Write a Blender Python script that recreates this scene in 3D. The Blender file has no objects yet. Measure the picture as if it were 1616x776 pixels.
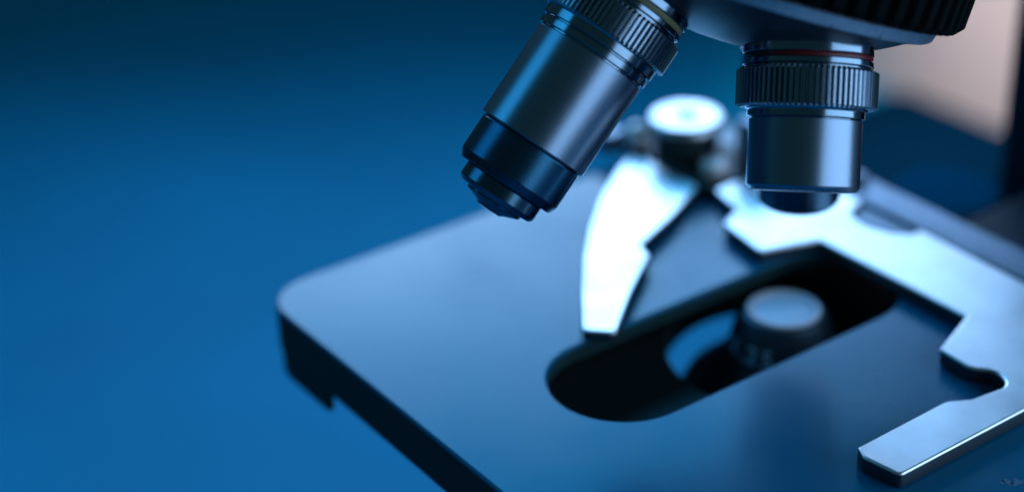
import bpy, bmesh, math, random
from mathutils import Vector, Matrix
random.seed(4)
PI = math.pi
MM = 0.001
sc = bpy.context.scene
COL = sc.collection

# ------------------------------------------------------------------ materials
def mat(name, base, rough=0.4, metal=0.0, spec=0.5, noise=None, bump=None, rvar=0.0, smudge=None, specks=None, coat=0.0):
    """noise=(scale, amount) colour mottling; bump=(scale, strength); rvar roughness variation; smudge=(scale, amount)"""
    m = bpy.data.materials.new(name); m.use_nodes = True
    nt = m.node_tree; N = nt.nodes; L = nt.links
    b = N['Principled BSDF']
    b.inputs['Base Color'].default_value = (*base, 1)
    b.inputs['Roughness'].default_value = rough
    b.inputs['Metallic'].default_value = metal
    b.inputs['Specular IOR Level'].default_value = spec
    if coat:
        b.inputs['Coat Weight'].default_value = coat
        b.inputs['Coat Roughness'].default_value = 0.12
    tc = N.new('ShaderNodeTexCoord')
    col = None
    if noise:
        n = N.new('ShaderNodeTexNoise'); n.inputs['Scale'].default_value = noise[0]; n.inputs['Detail'].default_value = 6
        L.new(tc.outputs['Object'], n.inputs['Vector'])
        mx = N.new('ShaderNodeMix'); mx.data_type = 'RGBA'
        a = noise[1]
        mx.inputs[6].default_value = (*[c * (1 - a) for c in base], 1)
        mx.inputs[7].default_value = (*[min(1, c * (1 + a)) for c in base], 1)
        L.new(n.outputs['Fac'], mx.inputs[0]); col = mx.outputs[2]
    if specks:      # tiny pale dust / worn points: (scale, threshold, colour)
        v = N.new('ShaderNodeTexVoronoi'); v.inputs['Scale'].default_value = specks[0]
        L.new(tc.outputs['Object'], v.inputs['Vector'])
        n2 = N.new('ShaderNodeTexNoise'); n2.inputs['Scale'].default_value = specks[0] * 0.23
        L.new(tc.outputs['Object'], n2.inputs['Vector'])
        lt = N.new('ShaderNodeMath'); lt.operation = 'LESS_THAN'; lt.inputs[1].default_value = specks[1]
        L.new(v.outputs['Distance'], lt.inputs[0])
        gt = N.new('ShaderNodeMath'); gt.operation = 'GREATER_THAN'; gt.inputs[1].default_value = 0.60
        L.new(n2.outputs['Fac'], gt.inputs[0])
        mu = N.new('ShaderNodeMath'); mu.operation = 'MULTIPLY'
        L.new(lt.outputs[0], mu.inputs[0]); L.new(gt.outputs[0], mu.inputs[1])
        mx2 = N.new('ShaderNodeMix'); mx2.data_type = 'RGBA'
        mx2.inputs[6].default_value = (*base, 1); mx2.inputs[7].default_value = (*specks[2], 1)
        if col: L.new(col, mx2.inputs[6])
        L.new(mu.outputs[0], mx2.inputs[0]); col = mx2.outputs[2]
    if col: L.new(col, b.inputs['Base Color'])
    if rvar:
        n = N.new('ShaderNodeTexNoise'); n.inputs['Scale'].default_value = (smudge or (60, 0))[0]; n.inputs['Detail'].default_value = 5
        n.inputs['Distortion'].default_value = 0.2
        L.new(tc.outputs['Object'], n.inputs['Vector'])
        mr = N.new('ShaderNodeMapRange'); mr.inputs[1].default_value = 0.3; mr.inputs[2].default_value = 0.7
        mr.inputs[3].default_value = max(0.02, rough - rvar); mr.inputs[4].default_value = rough + rvar
        L.new(n.outputs['Fac'], mr.inputs[0]); L.new(mr.outputs[0], b.inputs['Roughness'])
    if bump:
        n = N.new('ShaderNodeTexNoise'); n.inputs['Scale'].default_value = bump[0]; n.inputs['Detail'].default_value = 3
        L.new(tc.outputs['Object'], n.inputs['Vector'])
        bp = N.new('ShaderNodeBump'); bp.inputs['Strength'].default_value = bump[1]; bp.inputs['Distance'].default_value = 0.00004
        L.new(n.outputs['Fac'], bp.inputs['Height']); L.new(bp.outputs[0], b.inputs['Normal'])
    return m

M = {}
M['barrel'] = mat('satin_barrel_metal', (.22, .29, .38), .29, 1.0, bump=(3200, .3))
M['bandm']  = mat('polished_collar_metal', (.20, .27, .34), .15, 1.0, bump=(900, .08))
M['anod']   = mat('blue_black_anodised_metal', (.024, .10, .17), .27, 1.0, bump=(3000, .4), specks=(1800, .1, (.25, .3, .35)))
M['nose']   = mat('dark_nose_metal', (.06, .13, .19), .22, 1.0)
M['knurl']  = mat('knurled_dark_chrome', (.33, .41, .49), .25, 1.0, noise=(3000, .15))
M['black']  = mat('black_plastic', (.016, .030, .032), .45, 0, .3)
M['blackm'] = mat('black_matte_paint', (.014, .026, .026), .6, 0, .3)
M['cast']   = mat('black_crackle_enamel', (.035, .055, .075), .38, .6, .5, bump=(2600, .5))
M['rim']    = mat('worn_turret_rim_metal', (.36, .42, .50), .48, 1.0, noise=(700, .3), bump=(700, .5), specks=(900, .22, (.12, .14, .16)))
M['grip']   = mat('black_ribbed_grip', (.004, .007, .007), .9, 0, .05)
M['stage']  = mat('blue_black_stage_lacquer', (.0, .12, .245), .23, 0, .31, noise=(26, .14), rvar=.075, smudge=(26, 0))
M['stage'].node_tree.nodes['Principled BSDF'].inputs['Specular Tint'].default_value = (.30, .94, 1, 1)
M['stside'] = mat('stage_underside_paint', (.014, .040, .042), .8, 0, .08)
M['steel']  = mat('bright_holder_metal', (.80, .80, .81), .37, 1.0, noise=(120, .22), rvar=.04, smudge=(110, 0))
M['carr']   = mat('grey_carriage_metal', (.19, .24, .30), .42, 1.0, noise=(160, .35), bump=(500, .5))
M['edge']   = mat('shaded_edge_metal', (.07, .09, .11), .4, .9)  # shade painted as dark metal on the holder and finger side faces
M['mark']   = mat('pale_paint_marks', (.7, .8, .9), .5)
M['mark2']  = mat('faint_engraved_marks', (.01, .12, .22), .5)
M['red']    = mat('red_magnification_ring', (.13, .006, .008), .35, 0, .5)
M['yellow'] = mat('yellow_magnification_ring', (.24, .22, .10), .4, 0, .5)
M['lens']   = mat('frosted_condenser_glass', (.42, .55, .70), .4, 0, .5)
M['flens']  = mat('front_lens_glass', (.03, .05, .08), .05, 0, 1.0, coat=1.0)
e_ = M['lens'].node_tree.nodes['Principled BSDF'].inputs      # painted glow, brightens the lens in place of reflected light
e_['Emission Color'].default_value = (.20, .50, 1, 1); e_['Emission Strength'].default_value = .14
M['cring']  = mat('condenser_ring_metal', (.05, .085, .12), .42, .6)
M['body']   = mat('dark_body_enamel', (.004, .018, .032), .5, 0, .12)
M['bench']  = mat('blue_bench_laminate', (.0, .36, .62), .6, 0, .10, noise=(4.2, .5))
M['wall']   = mat('beige_wall_paint', (.62, .50, .49), .8, 0, .2, noise=(8, .05))
M['knob']   = mat('blue_grey_knob_plastic', (.0, .085, .17), .8, 0, .0)
M['mat']    = mat('dark_navy_sheet', (.001, .024, .060), .9, 0, .0)
M['screw']  = mat('screw_metal', (.95, .84, .82), .5, .7)

# ------------------------------------------------------------------ mesh helpers (all lengths in mm)
WORLD = {}     # world origin (mm) of every object, to place children
def link(name, bm, material, parent=None, origin=(0, 0, 0), sharp=35, smooth=True):
    me = bpy.data.meshes.new(name)
    bmesh.ops.recalc_face_normals(bm, faces=bm.faces[:])
    og = Vector(origin)
    for v in bm.verts: v.co = (v.co - og) * MM
    bm.to_mesh(me); bm.free()
    if smooth:
        me.set_sharp_from_angle(angle=math.radians(sharp))
        for p in me.polygons: p.use_smooth = not (abs(p.normal.z) > .9995 and len(p.vertices) == 3)
    mats = material if isinstance(material, (list, tuple)) else [material]
    for x in mats: me.materials.append(x)
    o = bpy.data.objects.new(name, me); COL.objects.link(o)
    po = WORLD[parent.name] if parent else Vector((0, 0, 0))
    o.parent = parent
    o.location = (og - po) * MM
    WORLD[o.name] = og
    return o

def empty(name, origin, parent=None):
    o = bpy.data.objects.new(name, None); COL.objects.link(o)
    o.empty_display_size = .01
    og = Vector(origin); po = WORLD[parent.name] if parent else Vector((0, 0, 0))
    o.parent = parent; o.location = (og - po) * MM; WORLD[o.name] = og
    return o

def frame(axis):
    z = Vector(axis).normalized()
    x = z.orthogonal().normalized(); y = z.cross(x)
    return Matrix((x, y, z)).transposed()

def chamfer_profile(pts, b):
    out = [pts[0]]
    for i in range(1, len(pts) - 1):
        p0, p, p1 = Vector(pts[i-1]), Vector(pts[i]), Vector(pts[i+1])
        d0, d1 = (p0 - p), (p1 - p)
        l0, l1 = d0.length, d1.length
        if l0 < 1e-6 or l1 < 1e-6: out.append(tuple(p)); continue
        if d0.angle(d1) > math.radians(155): out.append(tuple(p)); continue
        k = min(b, l0 * .4, l1 * .4)
        out.append(tuple(p + d0.normalized() * k)); out.append(tuple(p + d1.normalized() * k))
    out.append(pts[-1])
    return out

def lathe(bm, profile, A, axis, seg=128, b=0.10, rfun=None):
    """profile = [(radius, distance along axis)]; closed to the axis with caps at both ends"""
    R = frame(axis); A = Vector(A)
    pr = chamfer_profile(profile, b) if b else profile
    rings = []
    for r, t in pr:
        ring = []
        for k in range(seg):
            a = 2 * PI * k / seg
            rr = r if rfun is None else rfun(r, a)
            ring.append(bm.verts.new(A + R @ Vector((rr * math.cos(a), rr * math.sin(a), t))))
        rings.append(ring)
    for i in range(len(rings) - 1):
        for k in range(seg):
            bm.faces.new((rings[i][k], rings[i][(k+1) % seg], rings[i+1][(k+1) % seg], rings[i+1][k]))
    bm.faces.new(rings[0]); bm.faces.new(rings[-1])

def lathed(name, profile, A, axis, m, parent, origin, seg=128, b=0.10, sharp=12):
    bm = bmesh.new(); lathe(bm, profile, A, axis, seg, b)
    return link(name, bm, m, parent, origin, sharp)

def knurl(name, A, axis, t0, t1, R, depth, n, m, parent, origin, ch=0.5, flat=.26, land=.22):
    """ring with n straight ribs"""
    bm = bmesh.new(); Fm = frame(axis); A = Vector(A)
    step = 2 * PI / n
    # one rib: groove floor, flank up, flat top (with a fine centre crease), flank down
    pat = [(0.0, 0), (land, 0), (land + (1-flat-land)/2, 1), (land + (1-flat-land)/2 + flat*.45, 1.0), (land + (1-flat-land)/2 + flat*.5, .86), (land + (1-flat-land)/2 + flat*.55, 1.0), (land + (1-flat-land)/2 + flat, 1)]
    ang = []; hgt = []
    for i in range(n):
        for a, h in pat:
            ang.append((i + a) * step); hgt.append(h)
    lv = [(t0, -.15, 0), (t0, 0, 0.0), (t0 + ch, 0, 1), (t1 - ch*.6, 0, 1), (t1, 0, 0.25), (t1, -.15, 0)]
    rings = []
    for t, dr, f in lv:
        ring = []
        for a, h in zip(ang, hgt):
            r = R - depth + depth * h * f + dr * depth
            ring.append(bm.verts.new(A + Fm @ Vector((r * math.cos(a), r * math.sin(a), t))))
        rings.append(ring)
    K = len(ang)
    for i in range(len(rings) - 1):
        for k in range(K):
            bm.faces.new((rings[i][k], rings[i][(k+1) % K], rings[i+1][(k+1) % K], rings[i+1][k]))
    bm.faces.new(rings[0]); bm.faces.new(rings[-1])
    return link(name, bm, m, parent, origin, 12)

def rounded(points, radii, seg=8):
    n = len(points); out = []
    for i in range(n):
        p0, p, p1 = (Vector(points[i-1]), Vector(points[i]), Vector(points[(i+1) % n]))
        r = radii[i] if isinstance(radii, (list, tuple)) else radii
        d0 = (p0 - p); d1 = (p1 - p); l0 = d0.length; l1 = d1.length; d0.normalize(); d1.normalize()
        ang = d0.angle(d1)
        if r <= 0 or ang > math.radians(176): out.append(p.copy()); continue
        k = min(r / math.tan(ang / 2), l0 * .48, l1 * .48)
        rr = k * math.tan(ang / 2)
        c = p + (d0 + d1).normalized() * (rr / math.sin(ang / 2))
        a0 = p + d0 * k; a1 = p + d1 * k
        v0 = a0 - c; v1 = a1 - c
        tot = v0.angle_signed(v1)
        for j in range(seg + 1):
            a = -tot * j / seg
            out.append(c + Vector((v0.x * math.cos(a) - v0.y * math.sin(a), v0.x * math.sin(a) + v0.y * math.cos(a))))
    res = [out[0]]
    for q in out[1:]:
        if (q - res[-1]).length > 1e-4: res.append(q)
    return res

def area2(p): return sum(p[i-1].x * p[i].y - p[i].x * p[i-1].y for i in range(len(p)))

def inset(poly, d):
    """move every vertex inwards by d (negative = outwards)"""
    s = 1 if area2(poly) > 0 else -1
    n = len(poly); out = []
    for i in range(n):
        e0 = (poly[i] - poly[i-1]).normalized(); e1 = (poly[(i+1) % n] - poly[i]).normalized()
        n0 = Vector((-e0.y, e0.x)) * s; n1 = Vector((-e1.y, e1.x)) * s
        m = n0 + n1
        if m.length < 1e-6: m = n0
        m.normalize(); k = d / max(.5, m.dot(n0))
        out.append(poly[i] + m * k)
    return out

def plate(bm, outer, z0, z1, b=.6, holes=(), bseg=3, side_mat=0):
    """flat plate from z0 to z1 with a rounded top edge; holes are polygons too"""
    loops = [(outer, 1)] + [(h, -1) for h in holes]
    top_e, bot_e = [], []
    for poly, sg in loops:
        rings = []
        levels = [(0, z0)] + [(b * (1 - math.cos(PI/2 * j / bseg)), z1 - b + b * math.sin(PI/2 * j / bseg)) for j in range(bseg + 1)]
        for d, z in levels:
            pp = inset(poly, d * sg) if d else poly
            rings.append([bm.verts.new((q.x, q.y, z)) for q in pp])
        n = len(poly)
        for i in range(len(rings) - 1):
            for k in range(n):
                f = bm.faces.new((rings[i][k], rings[i][(k+1) % n], rings[i+1][(k+1) % n], rings[i+1][k]))
                f.material_index = side_mat if i == 0 else 0
        for ring, L in ((rings[0], bot_e), (rings[-1], top_e)):
            for k in range(n): L.append(bm.edges.get((ring[k], ring[(k+1) % n])))
    bmesh.ops.triangle_fill(bm, use_beauty=True, use_dissolve=False, edges=top_e)
    r = bmesh.ops.triangle_fill(bm, use_beauty=True, use_dissolve=False, edges=bot_e)
    for g in r['geom']:
        if isinstance(g, bmesh.types.BMFace): g.material_index = side_mat

def rect(x0, x1, y0, y1): return [(x0, y0), (x1, y0), (x1, y1), (x0, y1)]
def box(bm, x0, x1, y0, y1, z0, z1, r=1.0, b=.5, seg=5):
    plate(bm, rounded(rect(x0, x1, y0, y1), r, seg), z0, z1, b)
def circle(cx, cy, r, n=96): return [Vector((cx + r * math.cos(2*PI*k/n), cy + r * math.sin(2*PI*k/n))) for k in range(n)]
def stadium(x0, x1, y, r, n=32):
    return [Vector((x0 + r*math.cos(a), y + r*math.sin(a))) for a in [PI/2 + PI*k/n for k in range(n+1)]] + \
           [Vector((x1 + r*math.cos(a), y + r*math.sin(a))) for a in [-PI/2 + PI*k/n for k in range(n+1)]]

# ------------------------------------------------------------------ the setting
def struct(o): o['kind'] = 'structure'; return o
bm = bmesh.new()
box(bm, -1500, 300, -900, 1400, -150, -120, 4, 2)
struct(link('tabletop', bm, M['bench'], None, (0, 0, -120)))
bm = bmesh.new()
box(bm, 302, 330, -900, 1400, -150, 60, 2, 3)
struct(link('wall', bm, M['wall'], None, (316, 250, -150)))

bm = bmesh.new()
box(bm, 152, 298, 0, 236, -119.9, -116, 8, 1)  # thin sheet added to make this stretch of bench dark
o = link('dark_bench_sheet', bm, M['mat'], None, (225, 118, -120))
o['label'] = 'dark navy sheet added on the bench, between the microscope and the beige wall'; o['category'] = 'mat'

# ------------------------------------------------------------------ the microscope
micro = empty('microscope', (60, 0, -120))
micro['label'] = 'black laboratory microscope with silver objectives over a wide flat stage'
micro['category'] = 'microscope'

# stage -----------------------------------------------------------------
st = rounded([(-75.2, -78), (51, -78), (51, 67.8), (-75.2, 67.8)], [9, 6, 6, 10], 14)
bm = bmesh.new()
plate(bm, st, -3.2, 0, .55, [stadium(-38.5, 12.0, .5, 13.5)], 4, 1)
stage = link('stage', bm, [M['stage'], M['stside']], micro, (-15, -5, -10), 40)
stage['label'] = 'broad black stage plate with a long round-ended slot'
bm = bmesh.new()
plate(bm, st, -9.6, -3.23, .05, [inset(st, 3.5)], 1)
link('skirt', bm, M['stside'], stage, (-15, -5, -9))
bm = bmesh.new()
lip = rounded([(-75.0, 43.2), (-73.4, 43.2), (-73.4, 60), (48, 60), (48, 67.5), (-75.0, 67.5)], [0.2, .5, .5, .5, 2, 10], 10)
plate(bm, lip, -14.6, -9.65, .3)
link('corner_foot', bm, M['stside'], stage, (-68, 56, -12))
bm = bmesh.new()
for (x, y, dx, dy) in [(-9.8, -61.4, .55, .9), (-9.2, -62.3, .6, .5), (-10.5, -60.9, .5, .35), (-8.3, -62.2, .35, .9), (-7.6, -64.0, .22, 1.6), (-6.7, -64.6, .22, 1.6), (-5.8, -65.2, .22, 1.6)]:
    q = [Vector((x-dx, y-dy)), Vector((x+dx, y-dy)), Vector((x+dx, y+dy)), Vector((x-dx, y+dy))]
    plate(bm, q, -.05, .06, .02, (), 1)
link('engraved_scale', bm, M['mark2'], stage, (-9, -62, 0))
bm = bmesh.new()
plate(bm, rounded(rect(-58, 44, -44, 44), 8, 8), -18, -12.6, .4, [circle(4.8, 4.8, 22.5)])
link('condenser_carrier', bm, M['black'], micro, (0, 0, -20))

bm = bmesh.new(); box(bm, 17, 46, -34, 16, -26, -18.2, 2, .5)  # dark block added to hide the bright gap beside the condenser
link('gap_cover_block', bm, M['black'], micro, (30, -12, -20))
# condenser (on the optical axis) ---------------------------------------
C = (4.8, 4.8, 0)
cond = lathed('condenser', [(17.5, 52), (17.5, 34), (20.4, 30), (20.4, 24), (18.6, 20.5), (15.2, 17.6), (11.6, 13.8), (10.4, 12.2)], C, (0, 0, -1), M['black'], micro, (4.8, 4.8, -25))
lathed('lettered_ring', [(10.2, 12.15), (10.4, 11.6), (9.9, 8.6), (8.6, 5.4), (8.0, 4.4), (7.35, 4.15), (7.2, 4.6), (6.9, 5.0)], C, (0, 0, -1), M['cring'], cond, (4.8, 4.8, -8))
lathed('lens_rim', [(7.15, 4.9), (7.15, 3.9), (6.9, 3.7), (5.75, 3.85), (5.6, 4.6)], C, (0, 0, -1), mat('lens_rim_metal', (.80, .76, .84), .6, 0, .3), cond, (4.8, 4.8, -4.4))
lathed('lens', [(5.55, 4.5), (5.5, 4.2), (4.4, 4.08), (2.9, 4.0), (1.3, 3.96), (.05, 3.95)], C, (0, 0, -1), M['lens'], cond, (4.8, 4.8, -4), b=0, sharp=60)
def text_mesh(s, size, depth):
    cu = bpy.data.curves.new('tmp', 'FONT'); cu.body = s; cu.size = size; cu.extrude = depth; cu.align_x = 'CENTER'; cu.resolution_u = 3
    o = bpy.data.objects.new('tmp', cu); COL.objects.link(o)
    dg = bpy.context.evaluated_depsgraph_get(); me = bpy.data.meshes.new_from_object(o.evaluated_get(dg))
    bpy.data.objects.remove(o); bpy.data.curves.remove(cu)
    return me
tb = bmesh.new()
for i, ch in enumerate('1.25'):
    me = text_mesh(ch, 4.8, .08)
    ang = math.radians([166, 182, 192, 210][i])
    n = Vector((math.cos(ang), math.sin(ang), 0)); tn = Vector((-math.sin(ang), math.cos(ang), 0))
    up = Vector((-n.x * .2, -n.y * .2, 1)).normalized(); nn = tn.cross(up)
    p = Vector((4.8, 4.8, -11.3)) + n * 10.55
    vs = [tb.verts.new(p + tn * v.co.x + up * v.co.y + nn * v.co.z) for v in me.vertices]
    for f in me.polygons:
        try: tb.faces.new([vs[k] for k in f.vertices])
        except ValueError: pass
    bpy.data.meshes.remove(me)
link('lettering', tb, M['mark'], cond, (0, 0, -10), smooth=False)

# slide holder ----------------------------------------------------------
Z0, Z1 = .35, 3.1
sc_arc = [(38.8, 1.7), (36.0, 1.5), (33.0, 4.3), (31.3, 9.3), (32.1, 13.8), (34.9, 16.6), (38.8, 17.5)]
hp = [(19.0, 40.8), (16.7, 31.2), (10.5, 28.4), (8.1, 15.4), (20.4, 11.4), (20.2, -26.2), (8.1, -30.8), (7.5, -38.3), (10.4, -41.4), (8.5, -45.9), (0.3, -44.8), (-3.4, -42.6),
      (-24.9, -42.8), (-26.1, -45.3), (-25.0, -52.3), (37.3, -52.3)] + sc_arc + [(38.8, 27.5), (29.6, 40.8)]
hr = [1.2, .6, .8, .8, .3, .3, .5, 2.5, 2.6, 2.6, 3, 3, .8, 1.2, 1.2, 2, .8, 2.0, 3, 4, 4, 2.5, .6, 1, 1]
bm = bmesh.new()
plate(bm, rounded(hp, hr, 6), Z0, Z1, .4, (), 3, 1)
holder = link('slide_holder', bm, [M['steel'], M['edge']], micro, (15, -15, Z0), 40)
holder['label'] = 'bright silver slide holder bracket with a long front jaw'
bm = bmesh.new()
fo = [(17.6, 65.8), (8.3, 60.3), (-1.4, 53.3), (-11.2, 44.5), (-19.6, 35.7), (-28.3, 25.3), (-37.4, 13.6), (-33.1, 9.1), (-21.6, 18.8), (-9.9, 27.5), (-8.6, 31.8), (5.0, 37.6), (17.5, 44.3)]
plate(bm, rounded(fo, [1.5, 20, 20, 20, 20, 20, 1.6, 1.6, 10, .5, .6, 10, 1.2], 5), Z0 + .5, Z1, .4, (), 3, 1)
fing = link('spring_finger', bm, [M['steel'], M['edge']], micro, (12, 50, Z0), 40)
fing['label'] = 'curved bright silver finger that clamps the slide'
bm = bmesh.new()
box(bm, 18.3, 36, 42.5, 71, .3, 3.0, 1.5, .3)
blk = link('pivot_block', bm, M['black'], micro, (22, 50, 0))
K = (27.2, 59.4, 0)
kn = lathed('clamp_knob', [(6.9, 3.1), (6.9, 8.6), (7.2, 9.0)], K, (0, 0, 1), M['black'], micro, (27.2, 59.4, 3), b=.15)
lathed('knob_cap', [(7.7, 9.05), (8.2, 9.4), (8.2, 10.6), (7.6, 11.2), (2.6, 11.2), (2.1, 10.0), (.4, 10.0)], K, (0, 0, 1), M['steel'], kn, (27.2, 59.4, 9), b=.2)
lathed('screw', [(2.8, 3.1), (2.8, 5.0), (2.4, 5.5), (.6, 5.7)], (24.6, 47.4, 0), (0, 0, 1), M['screw'], micro, (24.6, 47.4, 3), 48)
bm = bmesh.new(); bmesh.ops.create_uvsphere(bm, u_segments=32, v_segments=20, radius=3.0, matrix=Matrix.Translation((20.0, 67.2, 5.6)))
link('stop_ball', bm, M['screw'], micro, (20.0, 67.2, 5.6))
bm = bmesh.new(); box(bm, 14.4, 20.0, 70.6, 84, 1.0, 5.6, 1.2, .5)
link('spring_tab', bm, M['carr'], micro, (17, 76, 3))
bm = bmesh.new(); box(bm, 30.5, 37.0, 41.5, 47.5, 3.05, 13.5, .8, .5)
link('stop_post', bm, M['carr'], micro, (34, 44, 3))
# carriage with its scale
bm = bmesh.new(); box(bm, 39.6, 48.4, -77, 46, .3, 2.8, 1.0, .4)
car = link('carriage_rail', bm, M['carr'], micro, (38, -15, 0))
bm = bmesh.new()
for k in range(70):
    y = -70 + k * 1.5; w = 2.4 if k % 5 == 0 else 1.3
    plate(bm, [Vector((40.6, y - .14)), Vector((40.6 + w, y - .14)), Vector((40.6 + w, y + .14)), Vector((40.6, y + .14))], 2.78, 2.86, .02, (), 1)
link('scale_marks', bm, M['black'], car, (42, -15, 2.8), smooth=False)
bm = bmesh.new(); box(bm, 30.5, 39.2, -2, 18.4, .3, 1.9, .5, .3)
link('vernier_plate', bm, mat('vernier_metal', (.13, .17, .21), .4, 1.0), car, (29, 2, 2))
for y in (25, -22, -50):
    lathed('screw', [(2.0, 2.7), (2.0, 4.0), (1.5, 4.5), (.4, 4.6)], (45.4, y, 0), (0, 0, 1), M['carr'], car, (45.4, y, 3), 40)
# drive knob with ribs behind the rail
dk = empty('drive_knob', (80, 30, -60), micro)
lathed('hub', [(5, -70), (5, -32), (12.6, -31), (12.6, -30)], (80, 30, 0), (0, 0, 1), M['knob'], dk, (80, 30, -50))
knurl('ribbed_grip', (80, 30, 0), (0, 0, 1), -29.8, -14, 13.4, 1.2, 32, M['knob'], dk, (80, 30, -20), 1.2)
lathed('cap', [(12.4, -13.9), (11.4, -12.2), (7, -11.4), (.5, -11.2)], (80, 30, 0), (0, 0, 1), M['knob'], dk, (80, 30, -13), b=.3)
# stand
bm = bmesh.new(); box(bm, -35, 150, -62, 56, -119.9, -92, 18, 6, 10)
link('base', bm, M['body'], micro, (60, 0, -119))
bm = bmesh.new(); box(bm, 100, 150, -34, 34.5, -92.1, 190, 6, 4, 8)
arm = link('arm', bm, M['body'], micro, (125, 0, -90))
bm = bmesh.new(); box(bm, 51.1, 104, -30, 18, -34, -12, 3, 2)
link('stage_bracket', bm, M['body'], micro, (75, 0, -25))
bm = bmesh.new(); box(bm, -22, 112, -30, 30, 148, 190, 16, 6, 8)
head = link('head', bm, M['body'], micro, (45, 0, 150))

# turret ----------------------------------------------------------------
AP = Vector((5.647, 3.737, 109.364))
T = Vector((-.36745, .0203, -.92982)).normalized()
tur = empty('nosepiece', AP + T * 45, micro)
cap = [(33.4, 45.4)]
for k in range(1, 15):
    r = 33.4 * (1 - k / 15.0)
    cap.append((r, math.sqrt(56.2**2 - r * r)))
cap.append((.3, 56.2))
lathed('domed_underside', cap, AP, T, M['cast'], tur, AP + T * 50, 160, b=0, sharp=50)
lathed('rim', [(33.0, 46.0), (34.3, 45.9), (34.9, 43.6), (34.2, 43.2), (32, 43.2)], AP, T, M['rim'], tur, AP + T * 44, 192, b=.25)
knurl('ribbed_grip', AP, T, 26, 43.3, 38.6, 1.5, 64, M['grip'], tur, AP + T * 40, 2.2, .40, .22)
tr = T
lathed('turret_plate', [(30, 8), (37, 10), (37, 24), (36.5, 26)], AP, T, M['body'], tur, AP + T * 20, 128)

def collar(o, AX, m, ringm, og, hw=.42):
    """threaded mount, two polished bands and the coloured magnification groove"""
    lathed('mount_collar', [(9.0, 52.5), (9.0, 53.6), (10.5, 53.9), (10.5, 57-hw-.05), (10.0, 57-hw), (10.0, 57+hw), (10.5, 57+hw+.05), (10.5, 58.4), (10.1, 58.5), (10.1, 59.3)], AP, AX, m, o, og(55), b=.08)
    lathed('colour_ring', [(9.8, 57-hw+.02), (10.3, 57-hw+.05), (10.38, 57.0), (10.3, 57+hw-.05), (9.8, 57+hw-.02)], AP, AX, ringm, o, og(56.8), b=.05)

def objective(axis, label):
    AX = Vector(axis).normalized(); og = lambda t: AP + AX * t
    o = empty('objective', og(58), micro); o['label'] = label
    return o, AX, og

# the crisp vertical looking objective on the right
o, AX, og = objective((-.3440, -.3055, -.8877), 'short silver objective with a red ring')
def cam_axis(ax, ay, az):   # direction given as right / down / forward of the photograph's viewpoint
    R = Matrix(((.80935869, -.30148243, .5040306), (-.58663067, -.37357314, .71854545), (-.02833653, -.87724082, -.47921351)))
    return (R @ Vector((ax, ay, az))).normalized()
AX = cam_axis(-.043, 1, .025)
collar(o, AX, M['bandm'], M['red'], og)
knurl('knurled_ring', AP, AX, 58.8, 65.2, 11.45, .8, 74, M['knurl'], o, og(62))
lathed('neck_band', [(10.0, 65.1), (9.75, 65.5), (9.45, 65.6), (9.45, 66.7), (8.9, 66.8), (8.9, 67.05)], AP, AX, M['bandm'], o, og(66), b=.07)
lathed('barrel', [(8.7, 66.95), (9.15, 67.0), (9.15, 77.7), (8.7, 78.4), (7.6, 78.55), (6.0, 78.4)], AP, AX, M['barrel'], o, og(72), 160, b=.10)
lathed('front_lens', [(5.9, 78.2), (5.4, 78.0), (.4, 77.8)], AP, AX, M['flens'], o, og(78), 64)

# the long one slanting down to the left
o, AX, og = objective((0, 0, -1), 'long silver objective with a yellow ring and a stepped nose')
AX = cam_axis(-.555, .832, .032)
collar(o, AX, M['bandm'], M['yellow'], og, .52)
knurl('knurled_ring', AP, AX, 59.0, 64.4, 11.45, .8, 74, M['knurl'], o, og(62))
lathed('neck_band', [(10.6, 64.3), (10.3, 64.6), (10.3, 66.1), (9.75, 66.15), (9.75, 66.45), (10.05, 66.5), (10.05, 67.7), (9.5, 67.75), (9.5, 68.1)], AP, AX, M['bandm'], o, og(66), b=.07)
lathed('barrel', [(9.4, 68.05), (9.75, 68.1), (9.75, 84.9), (9.3, 85.05)], AP, AX, M['barrel'], o, og(76), 160, b=.10)
lathed('nose_sleeve', [(9.0, 85.0), (9.2, 85.5), (9.2, 91.5), (8.5, 92.9), (7.3, 92.95)], AP, AX, M['anod'], o, og(89), 160, b=.08)
lathed('nose_tip', [(6.9, 92.9), (7.1, 93.1), (7.1, 95.2), (6.5, 95.9), (5.1, 96.0), (5.0, 96.5), (2.5, 97.5)], AP, AX, M['nose'], o, og(95), 128, b=.10)
lathed('front_lens', [(2.4, 97.3), (2.3, 97.75), (1.4, 97.85), (.1, 97.9)], AP, AX, M['flens'], o, og(97.6), 48, b=0)

# the one in working position, straight above the condenser
o, AX, og = objective((0, 0, -1), 'soft focus objective hanging straight down over the slide holder')
AX = Vector((0, 0, -1))
collar(o, AX, M['bandm'], M['black'], og)
knurl('knurled_ring', AP, AX, 58.8, 65.0, 11.2, .75, 74, M['knurl'], o, og(62))
lathed('barrel', [(9.3, 65.0), (9.3, 77.5), (7.9, 78.2), (7.9, 82)], AP, AX, M['anod'], o, og(72), 128)
lathed('nose_tip', [(7.8, 82), (7.8, 88.6), (7.2, 89.3), (3.4, 89.5)], AP, AX, M['nose'], o, og(86), 128)
lathed('front_lens', [(3.3, 89.3), (.3, 89.1)], AP, AX, M['flens'], o, og(89), 48)
# the shortest one, hidden behind the slanting objective
o, AX, og = objective((0, 0, -1), 'stubby objective hidden behind the slanting one')
AX = cam_axis(-.473, .73, .49)
collar(o, AX, M['bandm'], M['black'], og)
lathed('barrel', [(10.0, 59.3), (10.0, 64), (7.5, 65.5), (3, 65.8)], AP, AX, M['anod'], o, og(62))

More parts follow.
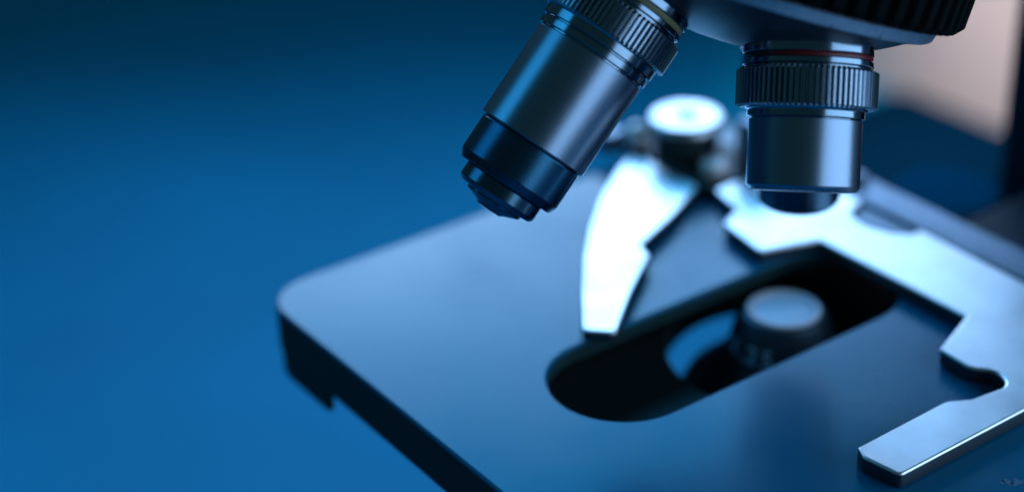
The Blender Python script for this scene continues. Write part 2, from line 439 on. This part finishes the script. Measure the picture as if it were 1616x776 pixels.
# ------------------------------------------------------------------ light
w = bpy.data.worlds.new('World'); sc.world = w; w.use_nodes = True
bg = w.node_tree.nodes['Background']
bg.inputs[0].default_value = (.014, .045, .055, 1); bg.inputs[1].default_value = 1.0

def softbox(name, loc, target, sx, sy, radiance, color, spread=180):
    l = bpy.data.lights.new(name, 'AREA'); l.shape = 'RECTANGLE'; l.size = sx * MM; l.size_y = sy * MM
    l.energy = radiance * PI * sx * sy * MM * MM * 1.0; l.color = color
    l.spread = math.radians(spread)      # beam angle, narrowed to limit spill on the bench
    o = bpy.data.objects.new(name, l); COL.objects.link(o)
    o.location = Vector(loc) * MM
    d = (Vector(target) - Vector(loc)).normalized()
    o.rotation_euler = d.to_track_quat('-Z', 'Y').to_euler()
    return o
def sph(az, el, d, c=(0, 0, 0)):
    a, e = math.radians(az), math.radians(el)
    return (c[0] + d * math.cos(e) * math.cos(a), c[1] + d * math.cos(e) * math.sin(a), c[2] + d * math.sin(e))
softbox('rear_softbox', sph(60, 24, 700), (0, 0, 0), 560, 180, 1.6, (.35, .56, .93), 70)
softbox('upper_blue_fill', sph(67, 39.5, 700), (0, 0, 0), 520, 220, 1.15, (.03, .42, .95), 90)  # added light that makes the stage reflections a deeper blue
def camv(x, y, z):
    R = Matrix(((.80935869, -.30148243, .5040306), (-.58663067, -.37357314, .71854545), (-.02833653, -.87724082, -.47921351)))
    return R @ Vector((x, y, z)) + Vector((-202.1, -199.8, 168))
softbox('side_softbox', camv(420, 50, -120), camv(0, 50, -120), 860, 410, 2.6, (.40, .63, .92), 160)
softbox('left_softbox', (-330, 330, 300), (-60, 170, -60), 260, 260, .63, (.04, .50, 1.0), 100)
softbox('wall_fill', (220, 180, 20), (312, 190, -70), 60, 200, 2.6, (1.0, .97, .96), 90)  # unseen fill light added to brighten the beige wall

# ------------------------------------------------------------------ camera
cd = bpy.data.cameras.new('Camera'); cam = bpy.data.objects.new('Camera', cd); COL.objects.link(cam)
cd.sensor_width = 36; cd.lens = 60.931; cd.clip_start = .01; cd.clip_end = 20
right = Vector((.80935869, -.58663067, -.02833653)); down = Vector((-.30148243, -.37357314, -.87724082)); fwd = Vector((.5040306, .71854545, -.47921351))
mw = Matrix((right, -down, -fwd)).transposed().to_4x4()
mw.translation = Vector((-202.112, -199.814, 168)) * MM
cam.matrix_world = mw
cd.dof.use_dof = True; cd.dof.focus_distance = .2805; cd.dof.aperture_fstop = 5.5
sc.camera = cam
sc.view_settings.view_transform = 'Standard'; sc.view_settings.look = 'None'; sc.view_settings.exposure = 0; sc.view_settings.gamma = 1
sc.cycles.use_denoising = True
sc.cycles.max_bounces = 8
